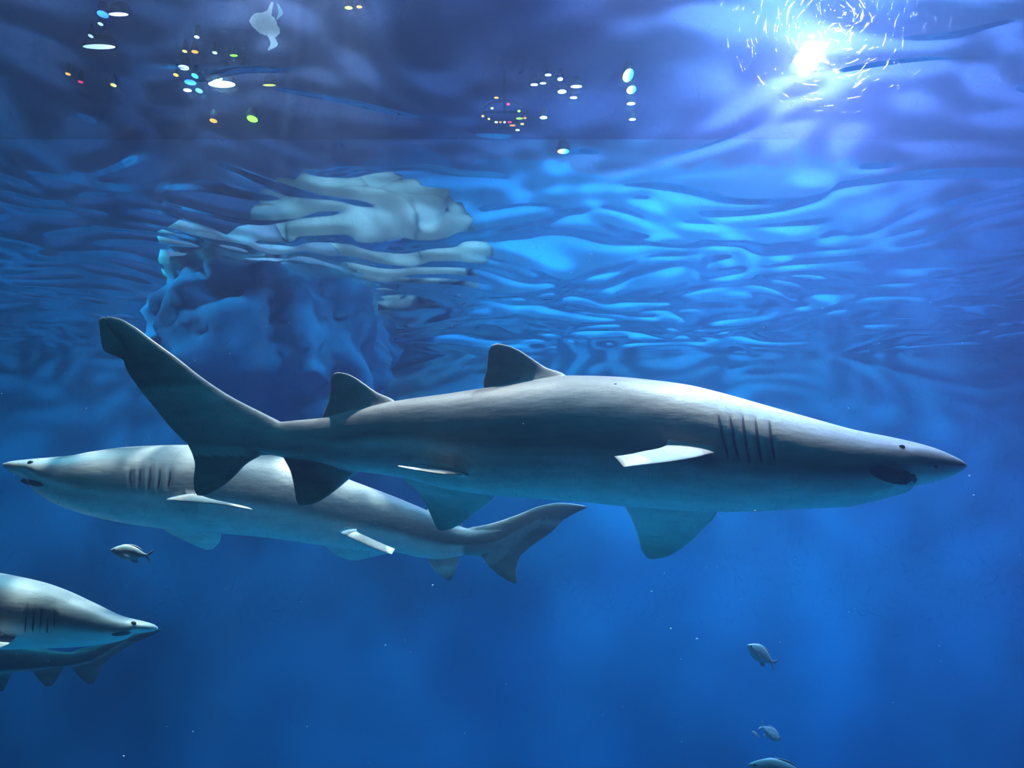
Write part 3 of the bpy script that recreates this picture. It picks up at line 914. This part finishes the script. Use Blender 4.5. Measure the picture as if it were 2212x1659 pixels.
def lamp(name, label, px, py, wpx, hpx, col, st, rot=0.0, z=None, group='small lamps over the water', cat='lamp'):
    z = z or (ZT - 0.14)
    c = PZ(px, py, z)
    dist = (c - Vector((0, 0, ZC))).length
    sx = wpx * dist / FPX / 2
    d = ray(px, py)
    sy = hpx * dist / FPX / 2 / max(0.2, d.normalized().z)
    root = empty(name, c)
    root.rotation_euler = (0, 0, rot)
    tag(root, label, cat, group)
    housing('housing', sx, sy, 0.13, root)
    lens('lens', (0, 0, 0.0), sx, sy, glow_mat(col, st), root)
    return root

BIG = lamp('flood_lamp', 'large glaring white flood lamp above the shark head', 1745, 124, 50, 34, (1.0, 0.9, 0.92), 400, cat='lamp', group=None)
bl = bpy.data.lights.new('flood_light', 'SPOT')
bl.energy = 7500; bl.color = (1.0, 0.32, 0.68); bl.shadow_soft_size = 0.03; bl.spot_size = math.radians(78); bl.spot_blend = 0.4
bo = bpy.data.objects.new('flood_light', bl); COL.objects.link(bo)
bo.location = BIG.location + Vector((0, 0, -0.06)); aim(bo, (1.0, 2.5, ZC))


RAINBOW = 'rainbow'
def rainbow_mat():  # lens colours imitate light dispersed by the ripples
    m, nt, out = mat('rainbow_lens')
    tc = nd(nt, 'ShaderNodeTexCoord')
    sp = nd(nt, 'ShaderNodeSeparateXYZ'); nt.links.new(tc.outputs['Generated'], sp.inputs[0])
    rp = nd(nt, 'ShaderNodeValToRGB')
    cols = [(0.0, (1.0, 0.25, 0.05)), (0.25, (1.0, 0.8, 0.25)), (0.5, (0.9, 1.0, 1.0)), (0.75, (0.1, 0.8, 1.0)), (1.0, (0.03, 0.1, 1.0))]
    els = rp.color_ramp.elements
    while len(els) < len(cols): els.new(0.5)
    for e, (p, c) in zip(els, cols):
        e.position = p; e.color = (*c, 1)
    nt.links.new(sp.outputs['X'], rp.inputs[0])
    e = nd(nt, 'ShaderNodeEmission'); e.inputs[1].default_value = 14
    nt.links.new(rp.outputs[0], e.inputs[0]); nt.links.new(e.outputs[0], out.inputs['Surface'])
    m.cycles.emission_sampling = 'NONE'
    return m
M_rain = rainbow_mat()
_base_glow = glow_mat
def glow_mat(col, st):
    return M_rain if col == RAINBOW else _base_glow(col, st)

WH, BL, CY, OR, YE, GR, RE, LA = (1.0, 0.8, 0.85), (0.04, 0.10, 1.0), (0.1, 0.75, 1.0), (1.0, 0.17, 0.02), (1.0, 0.42, 0.06), (0.5, 1.0, 0.03), (1.0, 0.02, 0.06), (1.0, 0.6, 0.9)
small = [
    ('blue lamp at the upper left, next to a short white strip', 222, 31, 19, 12, BL, 8),
    ('short white strip lamp just beside the upper left blue lamp', 256, 31, 36, 6, LA, 6),
    ('tiny pale lamp right under the upper left blue lamp', 217, 52, 9, 6, LA, 3),
    ('tiny pale lamp above the slanting strip lamp', 196, 78, 8, 6, LA, 3),
    ('long pale strip lamp slanting at the upper left', 214, 101, 60, 8, LA, 3.5),
    ('tiny orange lamp farthest out at the upper left', 147, 160, 9, 5, OR, 5),
    ('tiny red lamp in the dark upper left', 174, 177, 9, 5, RE, 5),
    ('small amber lamp between the red lamp and the bright cluster', 245, 184, 10, 6, YE, 5),
    ('white lamp with orange edge at the top of the bright left cluster', 397, 146, 20, 9, WH, 8),
    ('small orange lamp at the outer edge of the bright left cluster', 380, 162, 9, 6, OR, 6),
    ('cyan lamp at the upper end of the deep blue lamp', 421, 164, 11, 9, CY, 8),
    ('deep blue slanting lamp in the middle of the bright left cluster', 411, 178, 22, 10, BL, 10),
    ('white lamp under the deep blue slanting lamp', 405, 195, 15, 6, WH, 8),
    ('round cyan lamp at the foot of the bright left cluster', 430, 196, 12, 8, CY, 8),
    ('widest and brightest white lamp of the upper left cluster', 479, 182, 52, 12, WH, 14),
    ('blue-white lamp resting just above the widest left lamp', 466, 170, 26, 7, WH, 10),
    ('small blue lamp above the end of the widest left lamp', 489, 157, 13, 6, BL, 8),
    ('faint pale strip beside the small blue lamp', 525, 156, 17, 4, CY, 2.5),
    ('tiny orange lamp, first of the row above the bright cluster', 399, 111, 9, 5, YE, 6),
    ('orange lamp, second of the row above the bright cluster', 421, 112, 13, 6, OR, 6),
    ('tiny blue-white lamp ending the row above the bright cluster', 464, 114, 9, 5, WH, 6),
    ('thin yellow-green strip lamp above the widest left lamp', 505, 120, 15, 4, GR, 5),
    ('tiny white lamp high over the bright left cluster', 425, 80, 9, 5, WH, 5),
    ('thin yellow-green lamp line below the twisted white glint', 582, 184, 26, 4, YE, 4),
    ('bright green lamp between the shark tail and the ceiling', 545, 257, 20, 13, GR, 7),
    ('glowing orange lamp beside the bright green one', 461, 261, 14, 8, OR, 8),
    ('yellow lamp of the pair at the top edge', 753, 17, 15, 6, YE, 7),
    ('orange lamp of the pair at the top edge', 776, 15, 11, 5, OR, 7),
    ('white strip lamp at the top of the six loose strips', 1184, 162, 13, 5, WH, 7),
    ('white strip lamp tilted, next to the topmost of the six', 1210, 171, 11, 7, WH, 7),
    ('white strip lamp at the outer end of the six loose strips', 1154, 183, 15, 5, WH, 7),
    ('white strip lamp touching the outer one of the six', 1173, 180, 13, 4, WH, 6),
    ('longest white strip lamp of the six, toward the rainbow lamps', 1245, 187, 23, 6, WH, 8),
    ('broad pale strip lamp lowest but one of the loose strips', 1214, 198, 18, 8, LA, 6),
    ('short white strip lamp lowest of the loose strips', 1239, 211, 15, 5, WH, 7),
    ('white lamp between the ring of fairy lights and the blue wall', 1174, 254, 15, 6, WH, 8),
    ('large rainbow-fringed lamp at the top of the column of four', 1357, 163, 22, 26, RAINBOW, 6),
    ('rainbow-fringed lamp second in the column of four', 1364, 194, 20, 16, RAINBOW, 6),
    ('white lamp third in the column of four', 1363, 224, 17, 6, WH, 8),
    ('white lamp lowest in the column of four', 1366, 258, 14, 5, WH, 8),
    ('rainbow-fringed lamp alone over the blue wall', 1217, 327, 26, 10, RAINBOW, 6),
]
for (lab, px, py, w, h, col, st) in small:
    zz = ZT - 0.14 if py < 240 else ZC + (4.5 if py < 300 else 4.0)
    lamp('ceiling_lamp', lab, px, py, w, h, col, st * 2.5, z=zz)

# ring of fairy lights
def ring_lamp():
    z = ZC + 4.5
    c = PZ(1090, 246, z)
    root = empty('ring_lamp', c)
    tag(root, 'ring of tiny coloured fairy lights over the blue wall', 'lamp')
    bulbs = [(1072, 211, 9, OR), (1098, 225, 7, RE), (1121, 240, 6, GR), (1063, 234, 6, YE), (1043, 251, 6, OR), (1056, 257, 5, YE), (1072, 264, 7, WH),
             (1081, 264, 5, OR), (1090, 264, 5, WH), (1101, 264, 9, RE), (1122, 256, 14, GR), (1134, 255, 6, OR), (1107, 271, 13, OR), (1128, 268, 8, YE), (1118, 281, 9, WH)]
    pts = []
    for (x, y, w, col) in bulbs:
        p = PZ(x, y, z) - c
        d = (p + c - Vector((0, 0, ZC))).length
        lens('bulb', p, w * d / FPX / 2, 4.5 * d / FPX, glow_mat(col, 16), root)
        pts.append(p)
    verts, faces = [], []
    n, m_ = 40, 6
    rx, ry = abs((PZ(1043, 246, z) - c).x), (PZ(1090, 222, z) - c).y
    for i in range(n):
        a = 2 * math.pi * i / n
        for k in range(m_):
            b = 2 * math.pi * k / m_
            q = 1 + 0.03 * math.cos(b)
            verts.append((rx * q * math.cos(a), ry * q * math.sin(a), 0.02 + 0.012 * math.sin(b)))
    for i in range(n):
        for k in range(m_):
            a0, a1 = i * m_ + k, i * m_ + (k + 1) % m_
            b0, b1 = ((i + 1) % n) * m_ + k, ((i + 1) % n) * m_ + (k + 1) % m_
            faces.append((a0, a1, b1, b0))
    obj('hoop', verts, faces, M_hous, root)
    box('hanger', (-0.012, -0.012, 0.0), (0.012, 0.012, ZT - z), M_hous, root)
    box('crossbar', (-rx, -0.012, 0.01), (rx, 0.012, 0.03), M_hous, root)
ring_lamp()

# glowing tube standing in for a lamp's image on the ripples
def tube(pts, radii, n=40, m_=10):
    c = polyline(pts, n)
    rr = np.interp(np.linspace(0, 1, n), np.linspace(0, 1, len(radii)), radii)
    verts, faces = [], []
    for i in range(n):
        t = c[min(i + 1, n - 1)] - c[max(i - 1, 0)]
        t = Vector(t).normalized()
        u = t.cross(Vector((0, 0, 1))).normalized(); v = t.cross(u)
        for k in range(m_):
            a = 2 * math.pi * k / m_
            verts.append(Vector(c[i]) + (u * math.cos(a) + v * math.sin(a) * 0.6) * rr[i])
    for i in range(n - 1):
        for k in range(m_):
            a, b = i * m_ + k, i * m_ + (k + 1) % m_
            faces.append((a, b, b + m_, a + m_))
    faces.append(tuple(range(m_ - 1, -1, -1))); faces.append(tuple((n - 1) * m_ + k for k in range(m_)))
    return verts, faces
def lamp_glint():
    z = ZT - 0.25
    c = PZ(578, 60, z)
    root = empty('lamp_glint', c)
    tag(root, 'twisted white lamp glint on the ripples at the top, above the yellow-green lamp line', 'lamp')
    q = lambda x, y, dz=0.0: PZ(x, y, z + dz) - c
    v, f = tube([q(588, 6), q(580, 28), q(566, 42, .02), q(574, 58, .04), q(590, 66, .03), q(586, 78), q(592, 92), q(580, 108)],
                [0.012, 0.02, 0.05, 0.13, 0.10, 0.03, 0.035, 0.008], 60)
    obj('tube', v, f, glow_mat((0.95, 0.7, 0.9), 1.3), root)
    v, f = tube([q(600, 8), q(606, 24), q(598, 42)], [0.008, 0.022, 0.006], 20)
    obj('wisp', v, f, glow_mat((0.65, 0.74, 1.0), 0.8), root)
lamp_glint()

# ------------------------------------------------------------------ fine scratches in the pane, lit only where they turn the lamp to the eye
def scratches():
    m, nt, out = mat('acrylic_scratch')
    rf = nd(nt, 'ShaderNodeBsdfRefraction'); rf.inputs['Roughness'].default_value = 0.42; rf.inputs['IOR'].default_value = 1.065
    tr = nd(nt, 'ShaderNodeBsdfTransparent')
    mx = nd(nt, 'ShaderNodeMixShader'); mx.inputs[0].default_value = 0.24
    nt.links.new(tr.outputs[0], mx.inputs[1]); nt.links.new(rf.outputs[0], mx.inputs[2])
    nt.links.new(mx.outputs[0], out.inputs['Surface'])
    y = YF - 0.0502
    N, ns, nr = 30000, 4, 4
    x0 = rng.uniform(-0.46, 0.46, N)
    z0 = ZC + rng.uniform(-0.05, 0.46, N)
    an = rng.uniform(0, math.pi, N)
    ln = 0.0015 + 0.0095 * rng.random(N) ** 2.5
    rr = rng.uniform(0.00006, 0.00013, N)
    cv = rng.normal(0, 0.25, N)
    V = np.zeros((N, ns, nr, 3))
    for i in range(ns):
        t = i / (ns - 1) - 0.5
        a_ = an + cv * t
        cx, cz = x0 + ln * t * np.cos(a_), z0 + ln * t * np.sin(a_)
        r_ = rr * (0.3 if i in (0, ns - 1) else 1.0)
        for j in range(nr):
            b = math.pi * j / (nr - 1)
            V[:, i, j, 0] = cx - np.sin(a_) * r_ * math.cos(b)
            V[:, i, j, 1] = y - r_ * math.sin(b)
            V[:, i, j, 2] = cz + np.cos(a_) * r_ * math.cos(b)
    base = (np.arange(N) * ns * nr)[:, None]
    quad = np.array([(i * nr + j, i * nr + j + 1, (i + 1) * nr + j + 1, (i + 1) * nr + j) for i in range(ns - 1) for j in range(nr - 1)])
    faces = (base[:, :, None] + quad[None]).reshape(-1, 4).tolist()
    verts = V.reshape(-1, 3).tolist()
    o = obj('scratches', verts, faces, m, PANE)
    tag(o, kind='stuff')
scratches()

# ------------------------------------------------------------------ specks drifting in the water
def specks():
    m = plain('speck_pale', (0.8, 0.85, 0.85), 0.6)
    bm = bmesh.new()
    for k in range(150):
        Y = rng.uniform(1.0, 6.5)
        p = P(rng.uniform(-100, W + 100), rng.uniform(450, H + 60), Y)
        if p.z > ZS - 0.2: continue
        r = (0.4 + 1.4 * rng.random() ** 4) * 0.0006 * Y
        mt = Matrix.Translation(p) @ Matrix.Diagonal((r * rng.uniform(.8, 2), r, r * rng.uniform(.6, 1.1), 1))
        bmesh.ops.create_icosphere(bm, subdivisions=1, radius=1, matrix=mt)
    me = bpy.data.meshes.new('drifting_specks'); bm.to_mesh(me); bm.free()
    me.materials.append(m)
    o = bpy.data.objects.new('drifting_specks', me); COL.objects.link(o)
    tag(o, 'tiny pale specks drifting all through the water', 'specks', kind='stuff')
specks()
